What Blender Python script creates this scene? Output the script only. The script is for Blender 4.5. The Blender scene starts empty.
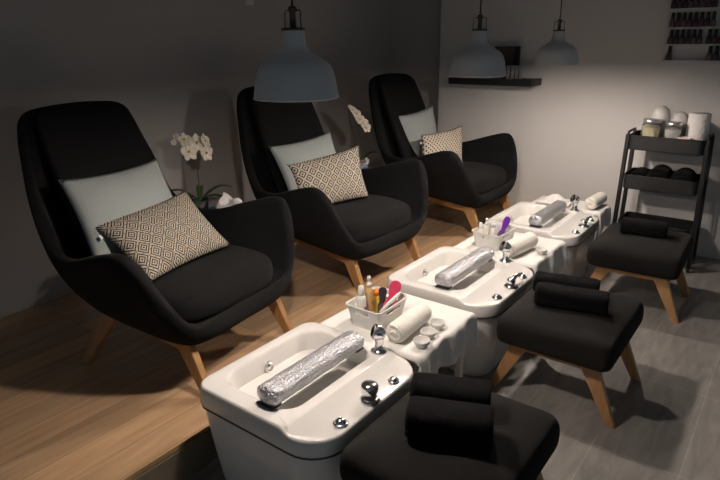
import bpy, bmesh, math, random
from mathutils import Vector as V, Matrix, noise
random.seed(7)
C = bpy.context.scene.collection
PI = math.pi
ROW = 1.151            # pitch of the pedicure stations
PZ = 0.14              # platform height

# ------------------------------------------------------------------ materials
def mat(name, col, rough=.5, metal=0., bump=None, vary=None, spec=.5, trans=0., sheen=0., coat=0., ior=1.45):
    m = bpy.data.materials.new(name); m.use_nodes = True
    n = m.node_tree.nodes; l = m.node_tree.links
    b = n['Principled BSDF']
    b.inputs['Base Color'].default_value = (*col, 1)
    b.inputs['Roughness'].default_value = rough
    b.inputs['Metallic'].default_value = metal
    b.inputs['Specular IOR Level'].default_value = spec
    b.inputs['Transmission Weight'].default_value = trans
    b.inputs['IOR'].default_value = ior
    b.inputs['Sheen Weight'].default_value = sheen
    b.inputs['Coat Weight'].default_value = coat
    tc = n.new('ShaderNodeTexCoord')
    if vary:                                  # (second colour, scale)
        t = n.new('ShaderNodeTexNoise'); t.inputs['Scale'].default_value = vary[1]; t.inputs['Detail'].default_value = 4
        l.new(tc.outputs['Object'], t.inputs['Vector'])
        mx = n.new('ShaderNodeMix'); mx.data_type = 'RGBA'
        mx.inputs[6].default_value = (*col, 1); mx.inputs[7].default_value = (*vary[0], 1)
        l.new(t.outputs['Fac'], mx.inputs[0]); l.new(mx.outputs[2], b.inputs['Base Color'])
    if bump:                                  # (scale, strength, distance)
        t = n.new('ShaderNodeTexNoise'); t.inputs['Scale'].default_value = bump[0]; t.inputs['Detail'].default_value = 3
        l.new(tc.outputs['Object'], t.inputs['Vector'])
        bp = n.new('ShaderNodeBump'); bp.inputs['Strength'].default_value = bump[1]; bp.inputs['Distance'].default_value = bump[2]
        l.new(t.outputs['Fac'], bp.inputs['Height']); l.new(bp.outputs['Normal'], b.inputs['Normal'])
    return m

def mnode(nt, op, a, b=None, c=None):
    x = nt.nodes.new('ShaderNodeMath'); x.operation = op
    for i, v in enumerate((a, b, c)):
        if v is None: continue
        if hasattr(v, 'type') and hasattr(v, 'links'): nt.links.new(v, x.inputs[i])
        else: x.inputs[i].default_value = v
    return x.outputs[0]

def wood_mat(name, c1, c2, plank=None, axis='Y', rough=.45, scale=1.):
    m = bpy.data.materials.new(name); m.use_nodes = True
    nt = m.node_tree; n = nt.nodes; l = nt.links; b = n['Principled BSDF']
    b.inputs['Roughness'].default_value = rough
    tc = n.new('ShaderNodeTexCoord')
    mp = n.new('ShaderNodeMapping'); l.new(tc.outputs['Object'], mp.inputs['Vector'])
    s = {'X': (1.2, 14, 14), 'Y': (14, 1.2, 14), 'Z': (14, 14, 1.2)}[axis]
    mp.inputs['Scale'].default_value = tuple(k*scale for k in s)
    t = n.new('ShaderNodeTexNoise'); t.inputs['Scale'].default_value = 2.; t.inputs['Detail'].default_value = 6; t.inputs['Distortion'].default_value = .6
    l.new(mp.outputs[0], t.inputs['Vector'])
    ramp = n.new('ShaderNodeValToRGB'); ramp.color_ramp.elements[0].position = .3; ramp.color_ramp.elements[1].position = .7
    ramp.color_ramp.elements[0].color = (*c1, 1); ramp.color_ramp.elements[1].color = (*c2, 1)
    l.new(t.outputs['Fac'], ramp.inputs[0])
    out = ramp.outputs[0]
    if plank:
        w, length = plank
        br = n.new('ShaderNodeTexBrick'); br.offset = .37
        mp2 = n.new('ShaderNodeMapping'); mp2.inputs['Rotation'].default_value = (0, 0, PI/2)
        l.new(tc.outputs['Object'], mp2.inputs['Vector']); l.new(mp2.outputs[0], br.inputs['Vector'])
        br.inputs['Scale'].default_value = 1.; br.inputs['Brick Width'].default_value = length; br.inputs['Row Height'].default_value = w
        br.inputs['Mortar Size'].default_value = .0012; br.inputs['Bias'].default_value = 0.
        br.inputs['Color1'].default_value = (.80, .81, .82, 1); br.inputs['Color2'].default_value = (1.1, 1.06, 1.0, 1)
        br.inputs['Mortar'].default_value = (.35, .3, .25, 1)
        mx = n.new('ShaderNodeMix'); mx.data_type = 'RGBA'; mx.blend_type = 'MULTIPLY'; mx.inputs[0].default_value = 1.
        l.new(out, mx.inputs[6]); l.new(br.outputs['Color'], mx.inputs[7]); out = mx.outputs[2]
    l.new(out, b.inputs['Base Color'])
    return m

def tile_mat():
    m = bpy.data.materials.new('grey_floor_tile'); m.use_nodes = True
    nt = m.node_tree; n = nt.nodes; l = nt.links; b = n['Principled BSDF']
    b.inputs['Roughness'].default_value = .42
    tc = n.new('ShaderNodeTexCoord')
    br = n.new('ShaderNodeTexBrick'); br.offset = 0.
    mp = n.new('ShaderNodeMapping'); mp.inputs['Location'].default_value = (.13, -2.08+.62*5, 0)
    l.new(tc.outputs['Object'], mp.inputs['Vector']); l.new(mp.outputs[0], br.inputs['Vector'])
    br.inputs['Scale'].default_value = 1.; br.inputs['Brick Width'].default_value = .31; br.inputs['Row Height'].default_value = .62
    br.inputs['Mortar Size'].default_value = .0025; br.inputs['Mortar Smooth'].default_value = .3
    br.inputs['Color1'].default_value = (.32, .305, .285, 1); br.inputs['Color2'].default_value = (.26, .248, .235, 1); br.inputs['Mortar'].default_value = (  .37, .355, .33, 1)
    t = n.new('ShaderNodeTexNoise'); t.inputs['Scale'].default_value = 3.; t.inputs['Detail'].default_value = 8; t.inputs['Distortion'].default_value = 1.5
    mp2 = n.new('ShaderNodeMapping'); mp2.inputs['Scale'].default_value = (5., 1., 1.)
    l.new(tc.outputs['Object'], mp2.inputs['Vector']); l.new(mp2.outputs[0], t.inputs['Vector'])
    ramp = n.new('ShaderNodeValToRGB'); ramp.color_ramp.elements[0].position = .3; ramp.color_ramp.elements[1].position = .75
    ramp.color_ramp.elements[0].color = (.66, .66, .66, 1); ramp.color_ramp.elements[1].color = (1.18, 1.16, 1.12, 1)
    l.new(t.outputs['Fac'], ramp.inputs[0])
    mx = n.new('ShaderNodeMix'); mx.data_type = 'RGBA'; mx.blend_type = 'MULTIPLY'; mx.inputs[0].default_value = 1.
    l.new(br.outputs['Color'], mx.inputs[6]); l.new(ramp.outputs[0], mx.inputs[7]); l.new(mx.outputs[2], b.inputs['Base Color'])
    bp = n.new('ShaderNodeBump'); bp.inputs['Strength'].default_value = .25; bp.inputs['Distance'].default_value = .002; bp.invert = True
    l.new(br.outputs['Fac'], bp.inputs['Height']); l.new(bp.outputs['Normal'], b.inputs['Normal'])
    return m

def diamond_mat(name, cell, rings, dark, light, uvname='cloth'):
    """concentric diamonds woven black on cream; coordinates come from the pillow's own cloth map (metres)"""
    m = bpy.data.materials.new(name); m.use_nodes = True
    nt = m.node_tree; n = nt.nodes; l = nt.links; b = n['Principled BSDF']
    b.inputs['Roughness'].default_value = .9; b.inputs['Specular IOR Level'].default_value = .15
    uv = n.new('ShaderNodeUVMap'); uv.uv_map = uvname
    sep = n.new('ShaderNodeSeparateXYZ'); l.new(uv.outputs[0], sep.inputs[0])
    px = mnode(nt, 'DIVIDE', sep.outputs[0], cell[0]); py = mnode(nt, 'DIVIDE', sep.outputs[1], cell[1])
    # small weave steps
    st = 22.
    qx = mnode(nt, 'DIVIDE', mnode(nt, 'FLOOR', mnode(nt, 'MULTIPLY', px, st)), st)
    qy = mnode(nt, 'DIVIDE', mnode(nt, 'FLOOR', mnode(nt, 'MULTIPLY', py, st)), st)
    ax = mnode(nt, 'ABSOLUTE', mnode(nt, 'SUBTRACT', mnode(nt, 'FRACT', qx), .5))
    ay = mnode(nt, 'ABSOLUTE', mnode(nt, 'SUBTRACT', mnode(nt, 'FRACT', qy), .5))
    d = mnode(nt, 'ADD', ax, ay)
    d2 = mnode(nt, 'MINIMUM', d, mnode(nt, 'SUBTRACT', 1., d))     # distance to the nearest diamond centre, 0..0.5
    band = mnode(nt, 'FRACT', mnode(nt, 'MULTIPLY', d2, rings*2))
    w = mnode(nt, 'GREATER_THAN', band, .5)
    mx = n.new('ShaderNodeMix'); mx.data_type = 'RGBA'
    mx.inputs[6].default_value = (*dark, 1); mx.inputs[7].default_value = (*light, 1)
    l.new(w, mx.inputs[0]); l.new(mx.outputs[2], b.inputs['Base Color'])
    return m

def quilt_mat(name, c1, c2, cell):
    m = bpy.data.materials.new(name); m.use_nodes = True
    nt = m.node_tree; n = nt.nodes; l = nt.links; b = n['Principled BSDF']
    b.inputs['Roughness'].default_value = .85; b.inputs['Specular IOR Level'].default_value = .2
    uv = n.new('ShaderNodeUVMap'); uv.uv_map = 'cloth'
    sep = n.new('ShaderNodeSeparateXYZ'); l.new(uv.outputs[0], sep.inputs[0])
    s = mnode(nt, 'DIVIDE', mnode(nt, 'ADD', sep.outputs[0], sep.outputs[1]), cell)
    t = mnode(nt, 'DIVIDE', mnode(nt, 'SUBTRACT', sep.outputs[0], sep.outputs[1]), cell)
    f = lambda x: mnode(nt, 'ABSOLUTE', mnode(nt, 'SUBTRACT', mnode(nt, 'FRACT', x), .5))
    h = mnode(nt, 'MAXIMUM', f(s), f(t))                         # .5 on the lines
    k = mnode(nt, 'GREATER_THAN', h, .36)
    mx = n.new('ShaderNodeMix'); mx.data_type = 'RGBA'
    mx.inputs[6].default_value = (*c1, 1); mx.inputs[7].default_value = (*c2, 1)
    l.new(k, mx.inputs[0]); l.new(mx.outputs[2], b.inputs['Base Color'])
    bp = n.new('ShaderNodeBump'); bp.inputs['Strength'].default_value = .5; bp.inputs['Distance'].default_value = .003; bp.invert = True
    l.new(h, bp.inputs['Height']); l.new(bp.outputs['Normal'], b.inputs['Normal'])
    return m

def foil_mat():
    m = mat('silver_film', (.58, .59, .62), .28, .8)
    nt = m.node_tree; n = nt.nodes; l = nt.links; b = n['Principled BSDF']
    tc = n.new('ShaderNodeTexCoord')
    mp = n.new('ShaderNodeMapping'); mp.inputs['Scale'].default_value = (1., .45, 1.)
    l.new(tc.outputs['Object'], mp.inputs['Vector'])
    v = n.new('ShaderNodeTexNoise'); v.inputs['Scale'].default_value = 110; v.inputs['Detail'].default_value = 3; v.inputs['Distortion'].default_value = 1.2
    l.new(mp.outputs[0], v.inputs['Vector'])
    bp = n.new('ShaderNodeBump'); bp.inputs['Strength'].default_value = 1.; bp.inputs['Distance'].default_value = .008
    l.new(v.outputs['Fac'], bp.inputs['Height']); l.new(bp.outputs['Normal'], b.inputs['Normal'])
    return m

def glow(name, col, s):
    m = bpy.data.materials.new(name); m.use_nodes = True
    b = m.node_tree.nodes['Principled BSDF']
    b.inputs['Base Color'].default_value = (*col, 1)
    b.inputs['Emission Color'].default_value = (*col, 1); b.inputs['Emission Strength'].default_value = s
    return m

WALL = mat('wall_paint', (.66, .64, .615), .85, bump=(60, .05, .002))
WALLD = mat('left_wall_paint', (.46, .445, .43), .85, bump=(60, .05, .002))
CEIL = mat('ceiling_low_bounce', (.26, .26, .26), .9)  # unseen ceiling, darker than a real one to cut bounce onto upper walls
FABRIC = mat('charcoal_fabric', (.0065, .0065, .007), .95, bump=(420, .35, .002), vary=((.0095, .0095, .010), 160), spec=.10, sheen=.02)
FABRIC2 = mat('charcoal_stool_fabric', (.0085, .0082, .008), .95, bump=(420, .35, .002), vary=((.0115, .011, .0105), 160), spec=.10, sheen=.02)
TOWELB = mat('black_terry', (.0045, .0045, .005), 1., bump=(260, .7, .003), spec=.05, sheen=.015)
TOWELW = mat('white_terry', (.82, .79, .72), 1., bump=(240, .7, .003), spec=.1)
CLOTH = mat('white_cloth', (.80, .78, .74), .95, bump=(150, .2, .002), spec=.1)
OAK = wood_mat('leg_oak', (.36, .19, .075), (.50, .28, .12), axis='Z', scale=2.)
OAKX = wood_mat('rail_oak', (.33, .17, .068), (.45, .25, .10), axis='X', scale=2.)
PLANK = wood_mat('platform_oak', (.42, .27, .15), (.59, .40, .24), plank=(.135, 1.3), rough=.4)
TRIMW = wood_mat('trim_oak', (.12, .07, .03), (.18, .11, .05), axis='Y')
RISER = mat('platform_riser', (.20, .165, .11), .7, vary=((.14, .115, .08), 8))
CERAMIC = mat('white_acrylic', (.80, .78, .74), .16, spec=.5, coat=.3)
SEAM = mat('seam_grey', (.10, .10, .10), .35, .4)
CHROME = mat('chrome', (.86, .86, .87), .16, 1.)
FOIL = foil_mat()
SHADE = mat('shade_blue_grey', (.62, .645, .655), .55)
SHADEIN = mat('shade_inside_white', (.78, .76, .72), .6)
BRASS = mat('aged_brass', (.12, .10, .07), .4, .9)
CORD = mat('cord_dark', (.05, .045, .04), .8)
BULB = glow('bulb_glow', (1., .865, .775), 900.)
BLACKM = mat('black_powder_coat', (.007, .007, .0075), .5, bump=(300, .1, .001))
SHELFM = mat('black_shelf', (.012, .012, .012), .45)
PLASTIC = mat('white_plastic', (.72, .71, .68), .35)
BOTTLE = mat('frosted_bottle', (.80, .76, .68), .35)
AMBER = mat('amber_lotion', (.62, .40, .17), .35)
PINK = mat('pink_plastic', (.83, .06, .16), .4)
PURPLE = mat('purple_plastic', (.17, .03, .36), .35)
DARKP = mat('dark_plastic', (.03, .028, .035), .45)
LILAC = mat('lilac_plastic', (.30, .23, .28), .5)
ORANGE = mat('orange_plastic', (.85, .22, .03), .4)
YELLOW = mat('yellow_plastic', (.85, .62, .08), .4)
GREEN = mat('leaf_green', (.035, .075, .03), .45, vary=((.05, .10, .04), 12))
STEM = mat('orchid_stem', (.09, .075, .045), .6)
PETAL = mat('orchid_petal', (.74, .69, .58), .6, vary=((.66, .60, .48), 30))
PETALC = mat('orchid_heart', (.62, .42, .12), .6)
POTD = mat('dark_pot', (.028, .027, .026), .5)
POTG = mat('grey_pot', (.30, .28, .26), .6)
TISSUE = mat('tissue_paper', (.80, .76, .74), .95, bump=(90, .3, .002))
BLUE = mat('blue_card', (.02, .17, .42), .5)
GLASS = mat('clear_glass', (.93, .95, .94), .05, trans=.95)
FROST = mat('frosted_glass', (.75, .76, .74), .35, trans=.6)
DOME = mat('dull_white_ceramic', (.56, .54, .51), .5)
LIDM = mat('brushed_lid', (.75, .75, .74), .3, .9)
CREAM = mat('yellow_wax', (.80, .62, .28), .6, vary=((.86, .78, .55), 25))
COTTON = mat('cotton', (.78, .75, .72), 1., bump=(60, .8, .006))
PINKB = mat('pale_pink_ceramic', (.62, .50, .48), .4)
ACRYL = mat('acrylic_panel', (.62, .60, .59), .3)
NAILCAP = mat('nail_cap_black', (.008, .008, .009), .3)
NAILS = [mat('nail_lacquer_'+k, c, .2) for k, c in (('plum', (.10, .05, .072)), ('wine', (.13, .045, .06)), ('mauve', (.16, .095, .11)), ('ink', (.05, .042, .055)))]
BROWN = mat('brown_wood_board', (.055, .035, .028), .6)
GRIT = mat('grit_grey', (.12, .10, .11), .9, bump=(500, .5, .001))

# ------------------------------------------------------------------ helpers
def tag(o, label=None, cat=None, group=None, kind=None):
    if label: o['label'] = label
    if cat: o['category'] = cat
    if group: o['group'] = group
    if kind: o['kind'] = kind
    return o
def obj(name, bm, m, parent=None, smooth=True, sub=0, bevel=0., loc=None):
    bmesh.ops.recalc_face_normals(bm, faces=bm.faces[:])
    me = bpy.data.meshes.new(name); bm.to_mesh(me); bm.free()
    o = bpy.data.objects.new(name, me); C.objects.link(o)
    for x in (m if isinstance(m, (list, tuple)) else [m]): me.materials.append(x)
    if smooth:
        me.polygons.foreach_set('use_smooth', [True]*len(me.polygons))
    if bevel:
        b = o.modifiers.new('bevel', 'BEVEL'); b.width = bevel; b.segments = 3; b.limit_method = 'ANGLE'; b.angle_limit = .6
        w = o.modifiers.new('wn', 'WEIGHTED_NORMAL')
    if sub:
        s = o.modifiers.new('sub', 'SUBSURF'); s.levels = sub; s.render_levels = sub
    if parent: o.parent = parent
    if loc: o.location = loc
    return o
def thing(name, label, cat, loc=(0, 0, 0), rz=0., group=None):
    o = bpy.data.objects.new(name, None); C.objects.link(o)
    o.location = loc; o.rotation_euler = (0, 0, rz); o.empty_display_size = .1
    return tag(o, label, cat, group)
def dup(root, loc, rz=None, label=None):
    r = root.copy(); C.objects.link(r); r.location = loc
    if rz is not None: r.rotation_euler = (0, 0, rz)
    if label: r['label'] = label
    for ch in list(root.children):
        c = ch.copy(); C.objects.link(c); c.parent = r
        for g in list(ch.children):
            d = g.copy(); C.objects.link(d); d.parent = c
    return r
def box(bm, c, s, M=None):
    r = bmesh.ops.create_cube(bm, size=1.)
    for v in r['verts']:
        v.co = V((v.co.x*s[0], v.co.y*s[1], v.co.z*s[2])) + V(c)
        if M: v.co = M @ v.co
    return r['verts']
def loft(bm, loops, cap0=True, cap1=True, closed=True):
    L = [[bm.verts.new(p) for p in lp] for lp in loops]
    n = len(L[0])
    for a, b in zip(L, L[1:]):
        for i in range(n if closed else n-1):
            j = (i+1) % n
            bm.faces.new((a[i], a[j], b[j], b[i]))
    def fan(lp):
        c = bm.verts.new(sum((v.co for v in lp), V())/n)
        for i in range(n): bm.faces.new((lp[i], lp[(i+1) % n], c))
    if cap0: fan(L[0])
    if cap1: fan(L[-1])
    return L
def lathe(bm, prof, n=40, M=None, cap0=True, cap1=True):
    loops = []
    for r, z in prof:
        lp = [V((r*math.cos(2*PI*i/n), r*math.sin(2*PI*i/n), z)) for i in range(n)]
        if M: lp = [M @ p for p in lp]
        loops.append(lp)
    return loft(bm, loops, cap0, cap1)
def frame_for(d, up=V((0, 0, 1))):
    d = d.normalized()
    if abs(d.dot(up)) > .98: up = V((1, 0, 0))
    a = d.cross(up).normalized(); return a, a.cross(d).normalized()
def tube(bm, pts, r, n=10, caps=True):
    pts = [V(p) for p in pts]; loops = []
    for i, p in enumerate(pts):
        d = pts[min(i+1, len(pts)-1)] - pts[max(i-1, 0)]
        a, b = frame_for(d)
        rr = r[i] if isinstance(r, (list, tuple)) else r
        loops.append([p + a*rr*math.cos(2*PI*k/n) + b*rr*math.sin(2*PI*k/n) for k in range(n)])
    return loft(bm, loops, caps, caps)
def align(p0, d):
    """matrix sending local +Z to d, origin to p0"""
    q = V(d).to_track_quat('Z', 'Y')
    return Matrix.Translation(V(p0)) @ q.to_matrix().to_4x4()
def catmull(P, n):
    P = [V(p) for p in P]; out = []
    for i in range(len(P)-1):
        p0, p1, p2, p3 = P[max(i-1, 0)], P[i], P[i+1], P[min(i+2, len(P)-1)]
        for k in range(n):
            t = k/n
            out.append(.5*((2*p1)+(p2-p0)*t+(2*p0-5*p1+4*p2-p3)*t*t+(3*p1-p0-3*p2+p3)*t**3))
    out.append(P[-1]); return out
def rrect(x0, x1, y0, y1, rads, z, nc=8, ns=8):
    """rounded rectangle loop; rads = radius at (x1,y1),(x0,y1),(x0,y0),(x1,y0)"""
    cs = [(x1, y1, 0, -1, -1), (x0, y1, 90, 1, -1), (x0, y0, 180, 1, 1), (x1, y0, 270, -1, 1)]
    pts = []
    for (cx, cy, a, sx, sy), r in zip(cs, rads):
        ox, oy = cx + sx*r, cy + sy*r
        pts.append([V((ox + r*math.cos(math.radians(a+90*k/nc)), oy + r*math.sin(math.radians(a+90*k/nc)), z)) for k in range(nc+1)])
    out = []
    for i in range(4):
        out += pts[i]
        a, b = pts[i][-1], pts[(i+1) % 4][0]
        out += [a.lerp(b, k/ns) for k in range(1, ns)]
    return out
def struct(name, bm, m, smooth=False, **k):
    return tag(obj(name, bm, m, smooth=smooth, **k), kind='structure')

# ------------------------------------------------------------------ the room
XL, YB, YR, XN = -3.262, 4.657, 4.80, -2.64
bm = bmesh.new(); box(bm, (.45, 1.3, -.05), (4.3, 7.2, .1)); struct('floor', bm, tile_mat())
bm = bmesh.new(); box(bm, ((-1.585+XL)/2-.05, 1.3, .0685), (-1.585-XL+.1, 7.2, .137)); struct('floor_platform', bm, PLANK)
bm = bmesh.new(); box(bm, (-1.5945, 1.15, .139), (.022, 6.9, .005)); struct('trim_1', bm, TRIMW, bevel=.001)
bm = bmesh.new(); box(bm, (-1.583, 1.15, .067), (.008, 6.9, .134)); struct('trim_2', bm, RISER)
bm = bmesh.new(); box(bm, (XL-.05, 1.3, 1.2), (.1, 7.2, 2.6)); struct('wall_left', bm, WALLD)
bm = bmesh.new(); box(bm, ((XN+2.6)/2, YB+.1, 1.2), (2.6-XN, .2, 2.6)); struct('wall_back', bm, WALL)
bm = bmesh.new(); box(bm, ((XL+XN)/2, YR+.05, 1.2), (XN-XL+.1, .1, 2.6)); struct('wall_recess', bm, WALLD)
bm = bmesh.new(); box(bm, (-.35, 1.3, 2.45), (5.9, 7.2, .1)); struct('ceiling', bm, CEIL)

# light switch high on the left wall
t = thing('light_switch', 'small pale light switch high on the dark left wall above the middle armchair', 'light switch', (XL, 3.053, 1.80))
bm = bmesh.new(); box(bm, (.005, 0, 0), (.01, .08, .08)); obj('plate', bm, PLASTIC, t, smooth=False, bevel=.003)
bm = bmesh.new(); box(bm, (.011, 0, 0), (.006, .05, .05)); obj('rocker', bm, PLASTIC, t, smooth=False, bevel=.002)

# ------------------------------------------------------------------ armchairs
def make_chair(label):
    t = thing('armchair', label, 'armchair', (0, 0, 0), 0., 'high-backed armchairs on the platform')
    rim = [(.345, 0, .314), (.348, .19, .314), (.340, .324, .338), (.300, .416, .485), (.235, .472, .615), (.155, .490, .643), (.0, .472, .606), (-.20, .446, .545),
           (-.37, .412, .545), (-.475, .385, .620), (-.540, .365, .740), (-.594, .334, .880), (-.645, .295, 1.028), (-.663, .240, 1.086), (-.675, .12, 1.102), (-.677, 0, 1.106)]
    bot = [(.312, 0, .212), (.315, .17, .213), (.292, .288, .220), (.215, .328, .230), (.13, .344, .240), (.06, .348, .248), (-.06, .346, .258), (-.18, .334, .270),
           (-.27, .31, .280), (-.32, .275, .288), (-.35, .245, .295), (-.37, .215, .30), (-.39, .165, .305), (-.40, .11, .31), (-.405, .055, .31), (-.405, 0, .31)]
    R = catmull(rim, 5); B = catmull(bot, 5)
    mir = lambda L: L + [V((p.x, -p.y, p.z)) for p in L[-2:0:-1]]
    R, B = mir(R), mir(B); n = len(R)
    VN = 8
    cen = V((-.05, 0, 0))
    G = []
    for v in range(VN+1):
        s = v/VN; lp = []
        for r, b in zip(R, B):
            p = b.lerp(r, s)
            o = V((p.x-cen.x, p.y, 0)); o.normalize()
            p = p + o*.035*math.sin(PI*s)*min(1, (r.z-b.z)/.3)
            lp.append(p)
        G.append(lp)
    def nrm(v, i):
        a = G[v][(i+1) % n]-G[v][i-1]; b = G[min(v+1, VN)][i]-G[max(v-1, 0)][i]
        k = a.cross(b).normalized()
        return k
    # make sure normals point outward
    sgn = 1 if nrm(4, 0).x > 0 else -1
    bm = bmesh.new()
    th = lambda i: .034 + .016*min(1., max(0., (R[i].z-.36)/.2))
    inner = []
    for v in range(VN+1):
        lp = []
        for i in range(n):
            s0 = max(0., min(.6, (.30-B[i].z)/(R[i].z-B[i].z)))
            s = s0 + (1-s0)*v/VN
            f = s*VN; k = min(int(f), VN-1); f -= k
            p = G[k][i].lerp(G[k+1][i], f)
            nn = nrm(k, i).lerp(nrm(k+1, i), f).normalized()
            lp.append(p - nn*sgn*th(i))
        inner.append(lp)
    top = []
    for i in range(n):
        up = (G[VN][i]-G[VN-1][i]).normalized()
        top.append((G[VN][i]+inner[VN][i])/2 + up*.016)
    loft(bm, G + [top] + inner[::-1], True, True)
    obj('shell', bm, FABRIC, t, sub=1)
    # padded back panel
    bm = bmesh.new(); loops = []
    for k in range(15):
        s = k/14
        c = V((-.300, 0, .40)).lerp(V((-.622, 0, 1.110)), s)
        hw = .268 - .03*s + .012*math.sin(PI*s)
        e = min(1., math.sqrt(max(0., 1-((1-min(s, 1-s)/.08)**2 if min(s, 1-s) < .08 else 0))) + .05)
        hw2, ht = hw*(.82+.18*e), .042*max(.15, e)
        f = V((.911, 0, .413))
        lp = []
        for a in range(32):
            ang = 2*PI*a/32; ca, sa = math.cos(ang), math.sin(ang)
            y = hw2*math.copysign(abs(ca)**.45, ca); q = ht*math.copysign(abs(sa)**.7, sa)
            # the pad curls forward a little towards its sides
            lp.append(c + V((0, y, 0)) + f*(q + .022*(abs(y)/hw)**3))
        loops.append(lp)
    loft(bm, loops); obj('back_pad', bm, FABRIC, t, sub=1)
    # seat cushion
    out = [(.318, 0, 0), (.316, .12, 0), (.298, .225, 0), (.245, .295, 0), (.14, .325, 0), (-.02, .335, 0), (-.18, .32, 0), (-.29, .27, 0), (-.335, .15, 0), (-.34, 0, 0)]
    O = mir(catmull(out, 4))
    bm = bmesh.new()
    zs = [(.300, .90), (.305, .96), (.325, .995), (.355, 1.0), (.385, .995), (.408, .975), (.424, .93), (.436, .82), (.446, .62), (.452, .35)]
    loft(bm, [[V(((p.x+.0)*s, p.y*s, z - .018*max(0, -p.x)/.34)) for p in O] for z, s in zs]); obj('seat_cushion', bm, FABRIC, t, sub=1)
    # oak underframe
    for sx, sy in ((1, 1), (1, -1), (-1, 1), (-1, -1)):
        if sx > 0: a, b = V((.215, .272*sy, .262)), V((.355, .285*sy, 0))
        else: a, b = V((-.19, .262*sy, .285)), V((-.345, .35*sy, 0))
        bm = bmesh.new(); loops = []
        for k in range(5):
            s = k/4; c = a.lerp(b, s); hx = .046-.024*s; hy = .018-.004*s
            loops.append([c+V((hx, hy, 0)), c+V((-hx, hy, 0)), c+V((-hx, -hy, 0)), c+V((hx, -hy, 0))])
        loft(bm, loops); obj('leg', bm, OAK, t, smooth=False, bevel=.004)
    for sy in (1, -1):
        bm = bmesh.new(); loops = []
        for x, y, z in ((-.22, .268, .250), (.235, .278, .206)):
            loops.append([V((x, y*sy+.012, z+.022)), V((x, y*sy-.012, z+.022)), V((x, y*sy-.012, z-.018)), V((x, y*sy+.012, z-.018))])
        loft(bm, loops); obj('side_rail', bm, OAKX, t, smooth=False, bevel=.003)
    for x, w, z in ((.20, .262, .212), (-.19, .255, .255)):
        bm = bmesh.new(); box(bm, (x, 0, z), (.024, 2*w, .04)); obj('cross_rail', bm, OAKX, t, smooth=False, bevel=.003)
    return t
chair = make_chair('black high-backed armchair nearest the camera, left of the closest foot basin')
CH = [(-2.132, 1.508, .112), (-2.132, 2.704, -.058), (-2.074, 3.998, -.005)]
chair.location = (CH[0][0], CH[0][1], PZ); chair.rotation_euler = (0, 0, CH[0][2])
dup(chair, (CH[1][0], CH[1][1], PZ), CH[1][2], 'black high-backed armchair in the middle of the row, behind the largest pendant lamp')
dup(chair, (CH[2][0], CH[2][1], PZ), CH[2][2], 'black high-backed armchair deepest in the corner, beside the black wall shelf')

# ------------------------------------------------------------------ pillows (four corners: top-left, top-right, bottom-right, bottom-left)
def pillow(name, corners, thick, m, label, cat, group, label_tag=False, N=22):
    TL, TR, BR, BL = [V(c) for c in corners]
    cen = (TL+TR+BR+BL)/4
    rt = ((TR-TL)+(BR-BL)).normalized(); up = ((TL-BL)+(TR-BR)); up = (up - rt*up.dot(rt)).normalized()
    nn = rt.cross(up).normalized()
    W = ((TR-TL).length+(BR-BL).length)/2; H = ((TL-BL).length+(TR-BR).length)/2
    root = thing(name, label, cat, cen, 0., group)
    bm = bmesh.new(); uvl = bm.loops.layers.uv.new('cloth'); uvs = {}
    grids = {}
    for side in (1, -1):
        for i in range(N+1):
            for j in range(N+1):
                u, v = -1+2*i/N, -1+2*j/N
                edge = i in (0, N) or j in (0, N)
                if edge and side == -1: grids[(side, i, j)] = grids[(1, i, j)]; continue
                uu = u*(1-.075*(1-v*v)); vv = v*(1-.085*(1-u*u))
                s, q = (uu+1)/2, (vv+1)/2
                p = BL.lerp(BR, s).lerp(TL.lerp(TR, s), q)
                h = thick*((1-abs(u)**2.4)*(1-abs(v)**2.4))**.55
                h += .006*noise.noise(V((u*2.2, v*2.2, side*3.+cen.y)))*(1-u*u)*(1-v*v)
                vt = bm.verts.new(p - cen + nn*side*h)
                grids[(side, i, j)] = vt; uvs[vt] = (u*W/2, v*H/2)
    for side in (1, -1):
        for i in range(N):
            for j in range(N):
                f = bm.faces.new([grids[(side, a, b)] for a, b in ((i, j), (i+1, j), (i+1, j+1), (i, j+1))])
                for lp in f.loops: lp[uvl].uv = uvs[lp.vert]
    obj('cover', bm, m, root)
    if label_tag:
        bm = bmesh.new(); p = BL.lerp(TL, .84) - cen + rt*.002
        p = p - nn*.004
        a = (p, p - rt*.011, p - rt*.011 - up*.019, p - up*.019)
        loft(bm, [[q + nn*.0 for q in a], [q + nn*.0012 for q in a]]); obj('sewn_tag', bm, PLASTIC, root, smooth=False)
    return root
QUILT = quilt_mat('sage_quilt', (.345, .38, .36), (.275, .305, .29), .0135)
DIA1 = diamond_mat('diamond_weave_large', (.074, .084), 3, (.016, .015, .014), (.50, .44, .355))
DIA2 = diamond_mat('diamond_weave_fine', (.064, .072), 2, (.014, .013, .012), (.54, .48, .385))
DIA3 = diamond_mat('diamond_weave_dotted', (.034, .038), 1, (.012, .011, .010), (.58, .50, .40))
A1 = [(-2.46, 1.154, .985), (-2.46, 1.638, .999), (-2.22, 1.66, .585), (-2.25, 1.145, .585)]
B1 = [(-2.33, 1.198, .795), (-2.33, 1.686, .848), (-2.085, 1.73, .605), (-2.012, 1.224, .600)]
A2 = [(-2.49, 2.403, .940), (-2.39, 2.853, .978), (-2.20, 2.84, .585), (-2.28, 2.38, .58)]
B2 = [(-2.38, 2.44, .84), (-2.20, 2.90, .90), (-2.075, 2.835, .60), (-2.25, 2.40, .56)]
A3 = [(-2.52, 3.812, .962), (-2.42, 4.178, 1.015), (-2.33, 4.20, .60), (-2.42, 3.82, .580)]
B3 = [(-2.30, 3.812, .832), (-2.20, 4.289, .858), (-2.105, 4.13, .580), (-2.21, 3.66, .565)]
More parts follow.
